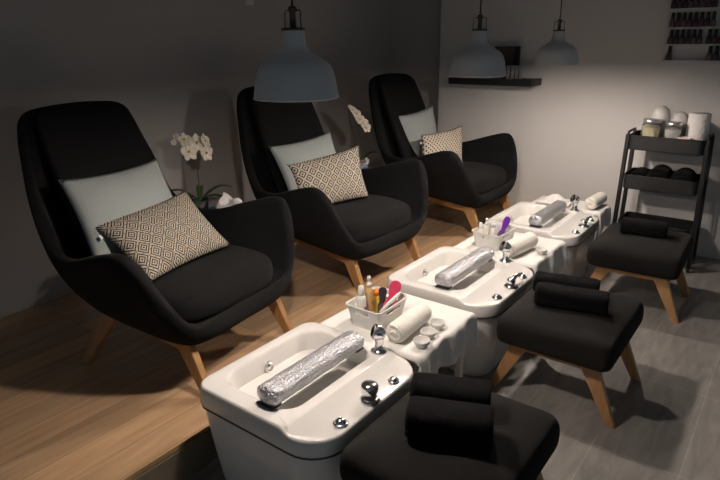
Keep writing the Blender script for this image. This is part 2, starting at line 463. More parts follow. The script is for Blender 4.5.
gA, gB = 'sage green pillows leaning on the chair backs', 'black and cream woven pillows on the chairs'
pillow('throw_pillow', A1, .062, QUILT, 'sage green quilted pillow leaning in the armchair nearest the camera', 'pillow', gA)
pillow('throw_pillow', A2, .060, QUILT, 'sage green pillow leaning in the middle armchair, partly under the big lamp shade', 'pillow', gA)
pillow('throw_pillow', A3, .060, QUILT, 'sage green pillow leaning in the corner armchair beside the wall shelf', 'pillow', gA)
pillow('patterned_pillow', B1, .062, DIA1, 'black and cream pillow of large concentric diamonds on the nearest armchair', 'pillow', gB, True)
pillow('patterned_pillow', B2, .060, DIA2, 'black and cream pillow of finer diamonds on the middle armchair', 'pillow', gB, True)
pillow('patterned_pillow', B3, .058, DIA3, 'small dotted black and cream pillow on the corner armchair', 'pillow', gB, True)

# ------------------------------------------------------------------ foot basins
BX, BY, TB = -1.244, 1.345, 1.325
def make_basin(label):
    t = thing('foot_basin', label, 'foot basin', (BX, BY, 0), 0., 'white pedicure basins on the tile floor')
    rd = lambda f, r: (f, r, r, f)
    def O(ins, z, f=.125, r=.06): return rrect(-.287+ins, .296-ins, -.305+ins, .305-ins, rd(f-ins*.5, r-ins*.5), z, 8, 20)
    # body
    bm = bmesh.new()
    loft(bm, [O(.045, .0), O(.043, .015), O(.030, .12), O(.019, .22), O(.013, .285), O(.010, .330)], True, False)
    obj('body', bm, CERAMIC, t)
    bm = bmesh.new(); loft(bm, [O(.006, .324), O(.002, .326), O(.002, .331), O(.006, .333)], False, False); obj('seam_strip', bm, SEAM, t)
    # rim and bowl in one shell
    def Lp(x0, x1, y0, y1, f, r, z): return rrect(x0, x1, y0, y1, rd(f, r), z, 8, 20)
    dz = .391; LH = .019
    def zt(p, dd):                       # the bowl part of the rim stands LH higher than the control deck
        k = min(1., max(0., (.158-p.x)/.022)); k = k*k*(3-2*k)
        return V((p.x, p.y, dz + LH*k - dd))
    OT = lambda ins, dd: [zt(p, dd) for p in O(ins, 0)]
    def clip(lp, xm, up):
        return [V((min(p.x, xm), p.y, (dz+LH if up else dz) if p.x > xm else p.z)) for p in lp]
    loops = [O(.010, .332), O(.002, .334), O(0, .340), OT(.003, .024), OT(.005, .008), OT(.008, .002), OT(.012, 0),
             clip(OT(.016, 0), .160, False), clip(OT(.020, 0), .152, True), clip(OT(.024, 0), .146, True),
             Lp(-.240, .112, -.238, .256, .07, .085, dz+LH), Lp(-.235, .107, -.233, .251, .07, .085, dz+LH-.003), Lp(-.231, .103, -.229, .247, .07, .085, dz+LH-.012), Lp(-.226, .098, -.223, .241, .07, .085, dz-.03),
             Lp(-.214, .086, -.208, .226, .07, .08, .22), Lp(-.200, .070, -.190, .205, .065, .075, .172), Lp(-.165, .035, -.15, .165, .05, .06, .156)]
    bm = bmesh.new(); loft(bm, loops); obj('rim', bm, CERAMIC, t)
    # jet on the bowl wall towards the chair
    M = align((-.2215, .0, .350), V((1, 0, .25)))
    bm = bmesh.new(); lathe(bm, [(.0, .0), (.021, .0), (.022, .004), (.017, .006), (.014, .003), (.009, .003), (.008, .007), (.0, .008)], 24, M, False, False); obj('water_jet', bm, CHROME, t)
    # push buttons and the mixing valve on the deck
    def button(y, x=.245, r=.017):
        bm = bmesh.new(); lathe(bm, [(.0, 0), (r*1.15, 0), (r*1.2, .004), (r, .008), (r*.92, .0075), (r*.9, .010), (r*.75, .0145), (r*.5, .018), (r*.25, .0197), (0, .0202)], 28, Matrix.Translation((x, y, dz)), False, False)
        obj('push_button', bm, CHROME, t)
    button(-.158, .256, .021); button(.138, .258, .019)
    bm = bmesh.new(); lathe(bm, [(0, 0), (.034, 0), (.035, .005), (.030, .010), (.023, .013)], 32, Matrix.Translation((.256, -.002, dz)), False, True); obj('valve_flange', bm, CHROME, t)
    # hand shower on its base
    Mb = Matrix.Translation((.116, .252, dz+LH)) @ Matrix.Scale(1.2, 4)
    fa = None
    bm = bmesh.new(); lathe(bm, [(0, 0), (.026, 0), (.027, .005), (.021, .009), (.015, .012), (.0135, .03), (.016, .045), (.019, .052), (.016, .060), (.0135, .066)], 28, Mb); fa = obj('hand_shower', bm, CHROME, t)
    d = V((-.55, -.55, .35)).normalized(); p0 = V((.113, .249, dz+LH+.081))
    bm = bmesh.new(); lathe(bm, [(0, -.024), (.012, -.022), (.020, -.012), (.024, .002), (.024, .012), (.021, .016), (.018, .015), (0, .013)], 28, align(p0, d) @ Matrix.Scale(1.25, 4), False, False); obj('shower_head', bm, CHROME, fa)
    return t, dz
basin, DZ = make_basin('white foot basin nearest the camera, with chrome controls beside the closest stool')
b2 = dup(basin, (BX, BY+ROW, 0), None, 'white foot basin in the middle of the row, in front of the middle armchair')
b3 = dup(basin, (BX-.01, BY+2*ROW, 0), None, 'white foot basin farthest away, close to the back wall')
bm = bmesh.new(); lathe(bm, [(.024, .010), (.0245, .03), (.029, .034), (.030, .056), (.027, .062), (.014, .066), (0, .067)], 28, Matrix.Translation((.256, -.002, DZ)), True, False)
obj('valve_knob', bm, CHROME, basin)
for b in (b2, b3):
    bm = bmesh.new(); lathe(bm, [(.0175, .010), (.018, .022), (.022, .028), (.020, .04), (.012, .046), (0, .047)], 28, Matrix.Translation((.256, -.002, DZ)), True, False)
    tube(bm, [V((.256, -.002, DZ+.034)), V((.263, .03, DZ+.044)), V((.270, .06, DZ+.047)), V((.272, .085, DZ+.044))], [.012, .010, .009, .007], 14)
    obj('valve_lever', bm, CHROME, b)
# wrapped foot rests lying across the bowls
def footrest(i, dx, y0, y1, label):
    o = V((BX+dx, TB+i*ROW+(y0+y1)/2, DZ+.0192))
    t = thing('foot_rest', label, 'foot rest', o, 0., 'silver wrapped foot rests across the basins')
    L = (y1-y0)/2
    bm = bmesh.new(); loops = []
    for k in range(41):
        s = -1+2*k/40; e = math.sqrt(max(0, 1-max(0, (abs(s)-.93)/.07)**2))*.55+.45 if abs(s) > .93 else 1
        lp = []
        for a in range(36):
            g = 2*PI*a/36; x = .046*math.copysign(abs(math.cos(g))**.8, math.cos(g)); z = .034*math.copysign(abs(math.sin(g))**.8, math.sin(g))
            w = 1 + .035*noise.noise(V((x*40, s*9, z*40+i*7)))+.018*noise.noise(V((x*90, s*26, z*90+i*5)))
            lp.append(V((x*w*e, s*L, .036+z*w*e)))
        loops.append(lp)
    loft(bm, loops); obj('film_wrap', bm, FOIL, t)
    for s in (-1, 1):
        bm = bmesh.new(); box(bm, (0, s*(L-.022), .0035), (.07, .045, .006)); obj('rubber_foot', bm, DARKP, t, smooth=False, bevel=.002)
footrest(0, .022, -.235, .255, 'silver film wrapped foot rest across the nearest basin')
footrest(1, .018, -.232, .258, 'silver film wrapped foot rest across the middle basin')
footrest(2, .022, -.232, .240, 'silver film wrapped foot rest across the farthest basin, dark end showing')

# ------------------------------------------------------------------ side tables with white cloths
TZ = .398
def station_table(i, label, clabel, depth=.45):
    y0 = TB + i*ROW + .337; y1 = y0 + depth; hd = depth/2
    cx, cy = -1.233, (y0+y1)/2
    t = thing('side_table', label, 'table', (cx, cy, 0), 0., 'low tables between the basins')
    bm = bmesh.new(); box(bm, (0, 0, TZ-.014), (.46, depth-.02, .022)); obj('tabletop', bm, PLASTIC, t, smooth=False, bevel=.004)
    for sx in (-1, 1):
        for sy in (-1, 1):
            bm = bmesh.new(); box(bm, (sx*.20, sy*(hd-.035), (TZ-.026)/2), (.03, .03, TZ-.026)); obj('leg', bm, PLASTIC, t, smooth=False, bevel=.003)
    bm = bmesh.new(); NX, NY = 64, 56
    g = {}
    X0, X1, Y0, Y1 = -.30, .385, -hd-.028, hd+.028
    ex, ey = .237, hd
    for a in range(NX+1):
        for b in range(NY+1):
            x = X0+(X1-X0)*a/NX; y = Y0+(Y1-Y0)*b/NY
            px, py, pz = x, y, 0.
            ox = max(0, abs(x)-ex)*(1 if x > 0 else -1); oy = max(0, abs(y)-ey)*(1 if y > 0 else -1)
            over = math.hypot(ox, oy)
            if over > 0:
                h = over; r = .012
                fold = .014*math.sin(y*26+i*2)+.008*math.sin(y*57+1+i) if abs(ox) >= abs(oy) else .0
                out = r*(1-math.exp(-h/r)) + fold*min(1, h/.07)
                px = (ex if x > 0 else -ex) + (out if ox > 0 else -out*0.6) if ox else x
                py = (ey if y > 0 else -ey) + (.010 if oy > 0 else -.010)*min(1, abs(oy)/.012) if oy else y
                pz = -max(0, h-.006)*(.96)
                if ox > 0 and abs(y) > hd-.1: pz -= .035*((abs(y)-hd+.1)/.13)**2*min(1, h/.05)
            pz += .0016*noise.noise(V((x*14, y*14, i)))
            g[a, b] = bm.verts.new((px, py, pz+.0012))
    for a in range(NX):
        for b in range(NY): bm.faces.new((g[a, b], g[a+1, b], g[a+1, b+1], g[a, b+1]))
    o = obj('tablecloth', bm, CLOTH); o.location = (cx, cy, TZ)
    s = o.modifiers.new('thick', 'SOLIDIFY'); s.thickness = .003; s.offset = 1.
    tag(o, clabel, 'cloth', 'white cloths on the low tables')
station_table(0, 'low white table between the nearest and the middle basin, under a cloth', 'white cloth hanging over the table with the three small bowls')
station_table(1, 'low white table between the middle and the farthest basin, under a cloth', 'white cloth on the table with the purple brush basket')
station_table(2, 'low white table beyond the farthest basin, next to the back wall', 'white cloth on the table beyond the farthest basin', .25)

CT = TZ + .0045        # top of the cloth
def towel_roll(p, q, r, m, label, group, seed=0):
    p, q = V(p), V(q); c = (p+q)/2; d = (q-p); L = d.length/2
    root = thing('rolled_towel', label, 'towel', (c.x, c.y, c.z - r), math.atan2(d.y, d.x), group)
    bm = bmesh.new(); loops = []
    for k in range(25):
        s = -1+2*k/24
        rr = r*(1-.12*max(0, (abs(s)-.85)/.15)**2)
        lp = []
        for a in range(36):
            g = 2*PI*a/36
            w = rr*(1+.03*noise.noise(V((s*3, math.cos(g)*1.5+seed, math.sin(g)*1.5))))
            z = w*math.sin(g); z = max(z, -r*.97)
            lp.append(V((s*L, w*math.cos(g)*1.03, r+z)))
        loops.append(lp)
    loft(bm, loops); obj('towel_body', bm, m, root)
    # the spiral edge of the roll, seen at its end
    bm = bmesh.new()
    pts = [V((-L-.001, (r*.9-.0042*th)*math.cos(th+1), r+(r*.9-.0042*th)*math.sin(th+1))) for th in [x*.25 for x in range(64)] if r*.9-.0042*th > .004]
    tube(bm, pts, .0042, 8); obj('rolled_edge', bm, m, root)
    return root
gw = 'rolled white towels on the low tables'
towel_roll((-1.122, 1.69, CT+.042), (-1.135, 1.93, CT+.042), .042, TOWELW, 'rolled white towel beside the three small bowls', gw, 1)
towel_roll((-1.148, 2.82, CT+.046), (-1.112, 3.06, CT+.046), .046, TOWELW, 'rolled white towel beside the basket with the purple brush', gw, 5)
towel_roll((-1.068, 4.00, CT+.042), (-1.056, 4.22, CT+.042), .042, TOWELW, 'rolled white towel on the table beyond the farthest basin', gw, 9)

def bowl(x, y, label, r=.033):
    bm = bmesh.new()
    lathe(bm, [(0, 0), (r*.62, 0), (r*.68, .003), (r*.9, .016), (r, .028), (r*.985, .0295), (r*.95, .0285), (r*.85, .016), (r*.6, .006), (0, .005)], 32, None, False, False)
    o = obj('small_bowl', bm, PLASTIC); o.location = (x, y, CT); tag(o, label, 'bowl', 'small white bowls on the low tables')
    return o
bowl(-1.026, 1.735, 'small white bowl with a yellowish scrap, closest to the nearest basin')
bm = bmesh.new(); lathe(bm, [(0, .0), (.008, .0), (.009, .004), (.004, .008), (0, .008)], 10, None, False, False)
o = obj('cotton_scrap', bm, CREAM); o.location = (-1.018, 1.737, CT+.0065); tag(o, 'tiny yellowish scrap lying inside a small white bowl', 'scrap')
bowl(-1.042, 1.812, 'small white bowl in the middle of the row of three')
bowl(-1.050, 1.900, 'small white bowl of the three closest to the middle basin')
bowl(-1.023, 2.985, 'single small white bowl beside the towel by the farthest basin', .032)

# baskets
def make_basket(loc, rz, label):
    t = thing('storage_basket', label, 'basket', loc, rz, 'white plastic baskets on the low tables')
    # footprint (long side along local x), flaring walls, hand slots cut in the two long sides
    H, n1 = .095, None
    bm = bmesh.new()
    def lp(a, b, r, z): return rrect(-a, a, -b, b, (r,)*4, z, 5, 10)
    zz = [.0, .028, .056, .064, .078, .088, H]
    outl = [lp(.094+.016*z/H, .070+.016*z/H, .022, z) for z in zz]
    inl = [lp(.0915+.016*z/H, .0675+.016*z/H, .020, max(z, .003)) for z in zz]
    LO = [[bm.verts.new(p) for p in l] for l in outl]; LI = [[bm.verts.new(p) for p in l] for l in inl]
    n = len(LO[0])
    def slot(k, i):
        if k != 3: return False
        a = (outl[k][i]+outl[k][(i+1) % n])/2
        return (abs(a.x) < .045 and abs(a.y) > .06) or (abs(a.y) < .036 and abs(a.x) > .085)
    for k in range(len(zz)-1):
        for i in range(n):
            j = (i+1) % n
            if slot(k, i):
                continue
            bm.faces.new((LO[k][i], LO[k][j], LO[k+1][j], LO[k+1][i])); bm.faces.new((LI[k][j], LI[k][i], LI[k+1][i], LI[k+1][j]))
    for i in range(n):
        j = (i+1) % n
        bm.faces.new((LO[-1][i], LO[-1][j], LI[-1][j], LI[-1][i]))
        if slot(3, i):
            bm.faces.new((LO[3][i], LO[3][j], LI[3][j], LI[3][i])); bm.faces.new((LO[4][j], LO[4][i], LI[4][i], LI[4][j]))
            for e in (i, j):
                o2 = (e-1) % n if e == i else e
                if not slot(3, o2 if e == i else j): bm.faces.new((LO[3][e], LI[3][e], LI[4][e], LO[4][e]))
    bm.faces.new(LO[0][::-1]); bm.faces.new(LI[0])
    obj('basket_body', bm, PLASTIC, t, smooth=True).modifiers.new('es', 'EDGE_SPLIT').split_angle = .8
    bm = bmesh.new(); a = lp(.112, .088, .022, H); tube(bm, a+[a[0]], .003, 8, False); obj('rolled_rim', bm, PLASTIC, t)
    return t
def bottle(x, y, z, r, h, label, m=BOTTLE, capm=PLASTIC, pump=False):
    t = thing('lotion_bottle', label, 'bottle', (x, y, z), 0., 'lotion bottles in the baskets')
    bm = bmesh.new(); lathe(bm, [(0, 0), (r*.95, 0), (r, .004), (r, h*.62), (r*.92, h*.68), (r*.5, h*.74), (r*.45, h*.76)], 24, None, False, True); obj('bottle_body', bm, m, t)
    bm = bmesh.new()
    lathe(bm, [(r*.62, h*.755), (r*.66, h*.765), (r*.64, h*.86), (r*.5, h*.97), (0, h)] if not pump else [(r*.6, h*.755), (r*.6, h*.83), (r*.3, h*.84), (r*.28, h*.91), (r*.42, h*.915), (r*.42, h*.99), (0, h)], 20, None, True, False)
    obj('cap', bm, capm, t)
    bm = bmesh.new(); box(bm, (r*.97, 0, h*.40), (.004, r*.7, r*.7)); obj('label_mark', bm, LILAC, t, smooth=False)
    return t
def foot_file(base, tip, wdt, m, pad, label):
    """paddle with a grip (base is the abrasive end, low in the basket)"""
    b, p = V(base), V(tip); d = (p-b); L = d.length
    face = V((.78, -.55, .30)); face = (face - d*face.dot(d)/d.length_squared).normalized()
    side = d.normalized().cross(face)
    root = thing('foot_file', label, 'foot file', b)
    def slab(prof, th, off):
        bm = bmesh.new(); pts = []
        l1 = [d*s + side*w for s, w in prof]; l2 = [d*s - side*w for s, w in prof[::-1]]
        lp = l1 + l2
        loft(bm, [[q + face*(off-th) for q in lp], [q + face*(off+th) for q in lp]]); return bm
    obj('paddle', slab([(0, wdt*.8), (.10, wdt), (.36, wdt), (.48, wdt*.62), (.58, wdt*.6), (.70, wdt*.85), (.84, wdt*1.0), (.95, wdt*.8), (1, wdt*.35)], .004, 0), m, root, smooth=False, bevel=.003)
    obj('abrasive_pad', slab([(.02, wdt*.7), (.10, wdt*.86), (.34, wdt*.86), (.40, wdt*.6)], .001, .0052), pad, root, smooth=False)
    return root
K1 = (-1.292, 1.815, CT); make_basket(K1, math.radians(90), 'white plastic basket holding the pink foot file, on the nearest table')
bottle(-1.334, 1.760, CT+.004, .0215, .168, 'rounded white lotion bottle at the left in the pink file basket')
bottle(-1.330, 1.810, CT+.004, .018, .192, 'tall amber lotion bottle with white pump in the pink file basket', AMBER, BOTTLE, True)
foot_file((-1.262, 1.830, CT+.012), (-1.245, 1.895, CT+.165), .026, PINK, GRIT, 'hot pink foot file sticking up from the nearest basket')
foot_file((-1.290, 1.850, CT+.012), (-1.310, 1.880, CT+.125), .020, DARKP, GRIT, 'dark foot file behind the pink one in the nearest basket')
def tube_of_cream(x, y, z, m1, m2, label, h=.11):
    t = thing('cream_tube', label, 'tube', (x, y, z))
    bm = bmesh.new(); loft(bm, [[V((.017*math.cos(a)*1.0, .017*k*math.sin(a), h*s)) for a in [2*PI*j/20 for j in range(20)]] for s, k in ((0, 1), (.3, .95), (.7, .7), (.84, .5))]); obj('tube_body', bm, m1, t)
    bm = bmesh.new(); lathe(bm, [(0, h*.84), (.0165, h*.84), (.0165, h*.98), (.013, h), (0, h)], 20, None, False, False); obj('cap', bm, m2, t)
    return t
tube_of_cream(-1.330, 1.862, CT+.004, YELLOW, ORANGE, 'yellow cream tube with orange cap behind the pink foot file', .108)
bm = bmesh.new(); box(bm, (0, 0, .022), (.07, .05, .044)); o = obj('small_box', bm, LILAC, None, False, bevel=.005); o.location = (-1.262, 1.765, CT+.004); tag(o, 'grey lilac packet lying in front inside the nearest basket', 'packet')
# clear-handled tool leaning out of basket one
t = thing('white_brush', 'white handled nail brush leaning over the right edge of the nearest basket', 'brush', (-1.235, 1.80, CT+.070), math.radians(78))
bm = bmesh.new(); tube(bm, [(-.035, 0, .0), (0, 0, .018), (.05, 0, .040), (.075, 0, .052)], [.006, .008, .009, .006], 10); obj('handle', bm, PLASTIC, t)
bm = bmesh.new(); box(bm, (-.048, 0, -.010), (.034, .014, .016)); obj('bristles', bm, DARKP, t, smooth=False, bevel=.002)

K2 = (-1.300, 2.975, CT); make_basket(K2, math.radians(86), 'white plastic basket holding the purple brush, on the second table')
bottle(-1.352, 2.905, CT+.004, .018, .140, 'short white lotion bottle at the left in the purple brush basket')
bottle(-1.338, 2.950, CT+.004, .017, .155, 'slim white pump bottle in the purple brush basket', BOTTLE, PLASTIC, True)
bottle(-1.375, 2.935, CT+.004, .013, .135, 'thin amber bottle behind the white ones in the purple brush basket', AMBER, BRASS)
foot_file((-1.275, 2.975, CT+.012), (-1.255, 3.055, CT+.155), .021, PURPLE, GRIT, 'purple handled foot brush sticking up from the second basket')
tube_of_cream(-1.325, 3.010, CT+.004, COTTON, PLASTIC, 'white cream tube behind the purple brush', .11)
bm = bmesh.new(); box(bm, (0, 0, .02), (.06, .05, .04)); o = obj('small_box', bm, LILAC, None, False, bevel=.005); o.location = (-1.315, 3.035, CT+.004); tag(o, 'grey lilac packet at the back inside the purple brush basket', 'packet')

# thin plastic sheet and folded cloth beyond the last basin
bm = bmesh.new(); g = {}
for a in range(21):
    for b in range(17):
        x, y = -.115+.23*a/20, -.09+.18*b/16
        g[a, b] = bm.verts.new((x, y, .004+.056*math.exp(-((x/.08)**2+(y/.055)**2))+.007*noise.noise(V((x*22, y*22, 3)))+.006))
for a in range(20):
    for b in range(16): bm.faces.new((g[a, b], g[a+1, b], g[a+1, b+1], g[a, b+1]))
o = obj('plastic_liner', bm, COTTON); o.location = (-1.32, 4.04, CT); s = o.modifiers.new('th', 'SOLIDIFY'); s.thickness = .002; tag(o, 'crumpled pale plastic liner on the table beyond the farthest basin', 'plastic sheet')

# ------------------------------------------------------------------ stools
def make_stool(label):
    t = thing('footstool', label, 'stool', (0, 0, 0), 0., 'black cushioned stools with oak legs')
    bm = bmesh.new()
    def lp(s, z, sag=0): return [V((p.x, p.y, p.z)) for p in rrect(-.246*s, .246*s, -.288*s, .288*s, (.042*s,)*4, z, 6, 10)]
    loft(bm, [lp(.90, .262), lp(.95, .264), lp(.985, .275), lp(1.0, .30), lp(1.0, .335), lp(.985, .36), lp(.95, .378), lp(.88, .39), lp(.7, .40), lp(.4, .406)])
    obj('cushion', bm, FABRIC2, t, sub=1)
    bm = bmesh.new(); box(bm, (0, 0, .252), (.39, .45, .02)); obj('seat_board', bm, OAKX, t, smooth=False, bevel=.003)
    for sx in (-1, 1):
        for sy in (-1, 1):
            a, b = V((sx*.142, sy*.205, .258)), V((sx*.262, sy*.215, 0))
            bm = bmesh.new(); loops = []
            for k in range(5):
                s = k/4; c = a.lerp(b, s); hx = .040-.021*s; hy = .015-.003*s
                loops.append([c+V((hx, hy, 0)), c+V((-hx, hy, 0)), c+V((-hx, -hy, 0)), c+V((hx, -hy, 0))])
            loft(bm, loops); obj('leg', bm, OAK, t, smooth=False, bevel=.004)
    for sy in (-1, 1):
        bm = bmesh.new(); box(bm, (0, sy*.205, .238), (.40, .024, .034)); obj('side_rail', bm, OAKX, t, smooth=False, bevel=.003)
    return t
S2 = (-.675, 2.452)
stool = make_stool('black cushioned stool in front of the middle basin, two towels on it')
stool.location = (S2[0], S2[1], 0)
dup(stool, (-.688, 1.372, 0), 0., 'black cushioned stool nearest the camera, only its seat in view')
dup(stool, (-.645, 3.615, 0), .03, 'black cushioned stool farthest away, in front of the trolley')

def folded_towel(c, sx, sy, h, rz, label, group, seed=0):
    root = thing('folded_towel', label, 'towel', c, rz, group)
    bm = bmesh.new(); loops = []
    for k in range(21):
        s = -1+2*k/20
        e = 1-.10*max(0, (abs(s)-.88)/.12)**2
        lp = []
        for a in range(32):
            g = 2*PI*a/32; ca, sa = math.cos(g), math.sin(g)
            y = sy*math.copysign(abs(ca)**.6, ca)*e; z = h/2*math.copysign(abs(sa)**.6, sa)*e
            w = 1+.06*noise.noise(V((s*2.5, ca*1.3+seed, sa*1.3)))
            lp.append(V((s*sx, y*w, h/2+max(z*w, -h/2))))
        loops.append(lp)
    loft(bm, loops); obj('towel_body', bm, TOWELB, root)
    bm = bmesh.new(); tube(bm, [V((-sx*.96+2*sx*.96*k/16, -sy*.93+.002*math.sin(k), h*.36+.003*math.sin(k*1.3))) for k in range(17)], .004, 8); obj('fold_edge', bm, TOWELB, root)
    return root
gt = 'folded black towels on the stools'
ST = .4075
folded_towel((-.672, 2.398, ST), .150, .052, .088, .22, 'folded black towel in front on the middle stool', gt, 1)
folded_towel((-.735, 2.520, ST), .140, .050, .088, .22, 'folded black towel behind the front one on the middle stool', gt, 4)
folded_towel((-.675, 1.315, ST), .125, .062, .10, .40, 'folded black towel in front on the nearest stool', gt, 7)
folded_towel((-.745, 1.450, ST), .125, .055, .092, .40, 'folded black towel behind the front one on the nearest stool', gt, 9)
folded_towel((-.650, 3.640, ST), .125, .055, .085, .12, 'folded black towel lying alone on the farthest stool', gt, 12)

# ------------------------------------------------------------------ pendant lamps
def make_pendant(label):
    R = .125
    t = thing('pendant_lamp', label, 'lamp', (0, 0, 0), 0., 'blue grey pendant lamps over the basins')
    prof = [(1.0, 0), (.985, .13), (.962, .28), (.932, .45), (.893, .60), (.83, .72), (.73, .81), (.60, .89), (.455, .97), (.345, 1.05), (.282, 1.15), (.262, 1.32), (.252, 1.50)]
    bm = bmesh.new(); o = [(r*R, z*R) for r, z in prof]
    L = lathe(bm, o, 64, None, False, False); obj('shade', bm, SHADE, t)
    bm = bmesh.new(); i = [((r*R-.003), z*R) for r, z in prof[:-3]]
    lathe(bm, [(R*1.0, -.0005), (R-.003, -.0005)] + i[1:], 64, None, False, True); obj('shade_lining', bm, SHADEIN, t)
    bm = bmesh.new(); a = [V((R*math.cos(2*PI*k/64), R*math.sin(2*PI*k/64), 0)) for k in range(65)]; tube(bm, a, .0022, 8, False); obj('rim_ring', bm, SHADEIN, t)
    bm = bmesh.new(); lathe(bm, [(.262*R, 1.49*R), (.275*R, 1.50*R), (.27*R, 1.545*R), (.075*R, 1.56*R), (.07*R, 1.88*R), (.10*R, 1.90*R), (.10*R, 1.98*R), (.04*R, 2.02*R)], 32); obj('socket_holder', bm, BRASS, t)
    bm = bmesh.new(); w = .245*R
    tube(bm, [(-w, 0, 1.54*R), (-w, 0, 1.88*R), (-w*.9, 0, 1.92*R), (w*.9, 0, 1.92*R), (w, 0, 1.88*R), (w, 0, 1.54*R)], .0016, 8); obj('wire_bracket', bm, BRASS, t)
    bm = bmesh.new(); tube(bm, [(0, 0, 2.0*R), (0, 0, 2.4-ZP-.03)], .0032, 10); obj('cord', bm, CORD, t)
    bm = bmesh.new(); lathe(bm, [(.004, 2.4-ZP-.045), (.03, 2.4-ZP-.03), (.045, 2.4-ZP-.002), (0, 2.4-ZP)], 32, None, True, False); obj('ceiling_cup', bm, SHADE, t)
    bm = bmesh.new(); lathe(bm, [(.013, .085), (.0135, .062), (.019, .055), (.026, .046), (.0295, .032), (.028, .018), (.021, .007), (.010, .0015), (0, .001)], 20, None, True, False); b = obj('bulb', bm, BULB, t)
    bm = bmesh.new(); lathe(bm, [(.014, .084), (.014, .11), (.02, .112), (.02, .15)], 20); obj('socket', bm, SHADEIN, t)
    return t
ZP = 1.367
pend = make_pendant('large looking blue grey pendant lamp nearest the camera, in front of the middle armchair')
pend.location = (-1.222, 1.308, ZP)
dup(pend, (-1.207, 1.318+ROW, ZP), None, 'blue grey pendant lamp in the middle, in front of the black wall shelf')
dup(pend, (-1.250, 1.290+2*ROW, ZP), None, 'smallest looking blue grey pendant lamp, farthest along the row')

# ------------------------------------------------------------------ orchids, tissue boxes, little tables between the chairs
def little_table(x, y, label):
    t = thing('little_table', label, 'table', (x, y, PZ), 0., 'little dark tables between the armchairs')
    bm = bmesh.new(); box(bm, (0, 0, .379), (.36, .24, .022)); obj('tabletop', bm, BLACKM, t, smooth=False, bevel=.004)
    for sx in (-1, 1):
        for sy in (-1, 1):
            bm = bmesh.new(); box(bm, (sx*.15, sy*.095, .184), (.026, .026, .368)); obj('leg', bm, BLACKM, t, smooth=False, bevel=.003)
def tissue_box(x, y, z, rz, label, seed):
    t = thing('tissue_box', label, 'tissue box', (x, y, z), rz, 'blue tissue boxes between the armchairs')
    bm = bmesh.new(); box(bm, (0, 0, .035), (.23, .115, .07)); obj('carton', bm, BLUE, t, smooth=False, bevel=.003)
    bm = bmesh.new(); g = {}
    N, K = 30, 12
    for k in range(K+1):
        s = k/K
        for a in range(N):
            th = 2*PI*a/N
            r = .012 + .050*s + .022*s*math.sin(3*th+seed) + .02*s*noise.noise(V((math.cos(th)*2, math.sin(th)*2, s*3+seed)))
            z = .069 + .072*math.sin(min(1, s*1.15)*PI*.55)*(1+.35*math.sin(2*th+seed*1.7)) - .03*s*s*(1+math.cos(th+seed))
            g[k, a] = bm.verts.new((r*math.cos(th)*1.25, r*math.sin(th)*.8, z))
    for k in range(K):
        for a in range(N): bm.faces.new((g[k, a], g[k, (a+1) % N], g[k+1, (a+1) % N], g[k+1, a]))
    o = obj('tissue', bm, TISSUE, t); m = o.modifiers.new('th', 'SOLIDIFY'); m.thickness = .0015
def petal(bm, M, L, w, cup=.25, n=6):
    rows = []
    for i in range(n+1):
        s = i/n; ww = w*math.sin(PI*min(1, (.10+.86*s)))**.7
        rows.append([bm.verts.new(M @ V((L*s, ww*q, cup*L*(s*s*.5) - cup*ww*.5*(1-q*q)+.002))) for q in (-1, -.5, 0, .5, 1)])
    for a, b in zip(rows, rows[1:]):
        for j in range(4): bm.faces.new((a[j], a[j+1], b[j+1], b[j]))
def orchid(loc, pot_m, stem, flowers, leaves, label, pot_r=.05, pot_h=.10):
    t = thing('potted_orchid', label, 'orchid', loc, 0., 'white potted orchids between the armchairs')
    bm = bmesh.new(); lathe(bm, [(0, 0), (pot_r*.78, 0), (pot_r*.82, .004), (pot_r, pot_h), (pot_r*.94, pot_h), (pot_r*.9, pot_h-.012), (0, pot_h-.012)], 32, None, False, False); obj('pot', bm, pot_m, t)
    P = catmull(stem, 6); bm = bmesh.new(); tube(bm, P, [.0035-.002*k/len(P) for k in range(len(P))], 8); obj('stem', bm, STEM, t)
    for (az, L, rise, droop, w) in leaves:
        bm = bmesh.new(); rows = []
        for i in range(13):
            s = i/12; ww = w*math.sin(PI*(.12+.85*s))**.8
            c = V((L*s*math.cos(az), L*s*math.sin(az), pot_h-.01+rise*math.sin(s*PI*.6)-droop*s*s)); sd = V((-math.sin(az), math.cos(az), 0))
            rows.append([bm.verts.new(c + sd*ww*q + V((0, 0, .35*abs(q)*ww))) for q in (-1, -.5, 0, .5, 1)])
        for a, b in zip(rows, rows[1:]):
            for j in range(4): bm.faces.new((a[j], a[j+1], b[j+1], b[j]))
        o = obj('leaf', bm, GREEN, t); m = o.modifiers.new('th', 'SOLIDIFY'); m.thickness = .002
    for (p, face, size) in flowers:
        M = align(p, face)
        bm = bmesh.new()
        for k, (L, w) in enumerate(((1, .62), (.95, .36), (.95, .36), (1, .62), (.95, .36))):
            ang = (0, 72, -72-0, 180, 0)[k] if False else (k*72+90)
            petal(bm, M @ Matrix.Rotation(math.radians(ang+random.uniform(-8, 8)), 4, 'Z'), size*L, size*(.56 if k in (1, 4) else .38))
        f = obj('flower', bm, PETAL, t); m = f.modifiers.new('th', 'SOLIDIFY'); m.thickness = .0012
        bm = bmesh.new(); lathe(bm, [(0, 0), (size*.12, .002), (size*.16, size*.16), (size*.08, size*.3), (0, size*.32)], 10, M, False, False); obj('flower_lip', bm, PETALC, f)
TT = PZ+.3905
little_table(-2.70, 2.14, 'little dark table between the nearest and the middle armchair')
little_table(-2.72, 3.49, 'little dark table between the middle and the corner armchair')
tissue_box(-2.60, 2.165, TT, .0, 'blue tissue box with a crumpled tissue beside the orchid behind the nearest armchair', 1.)
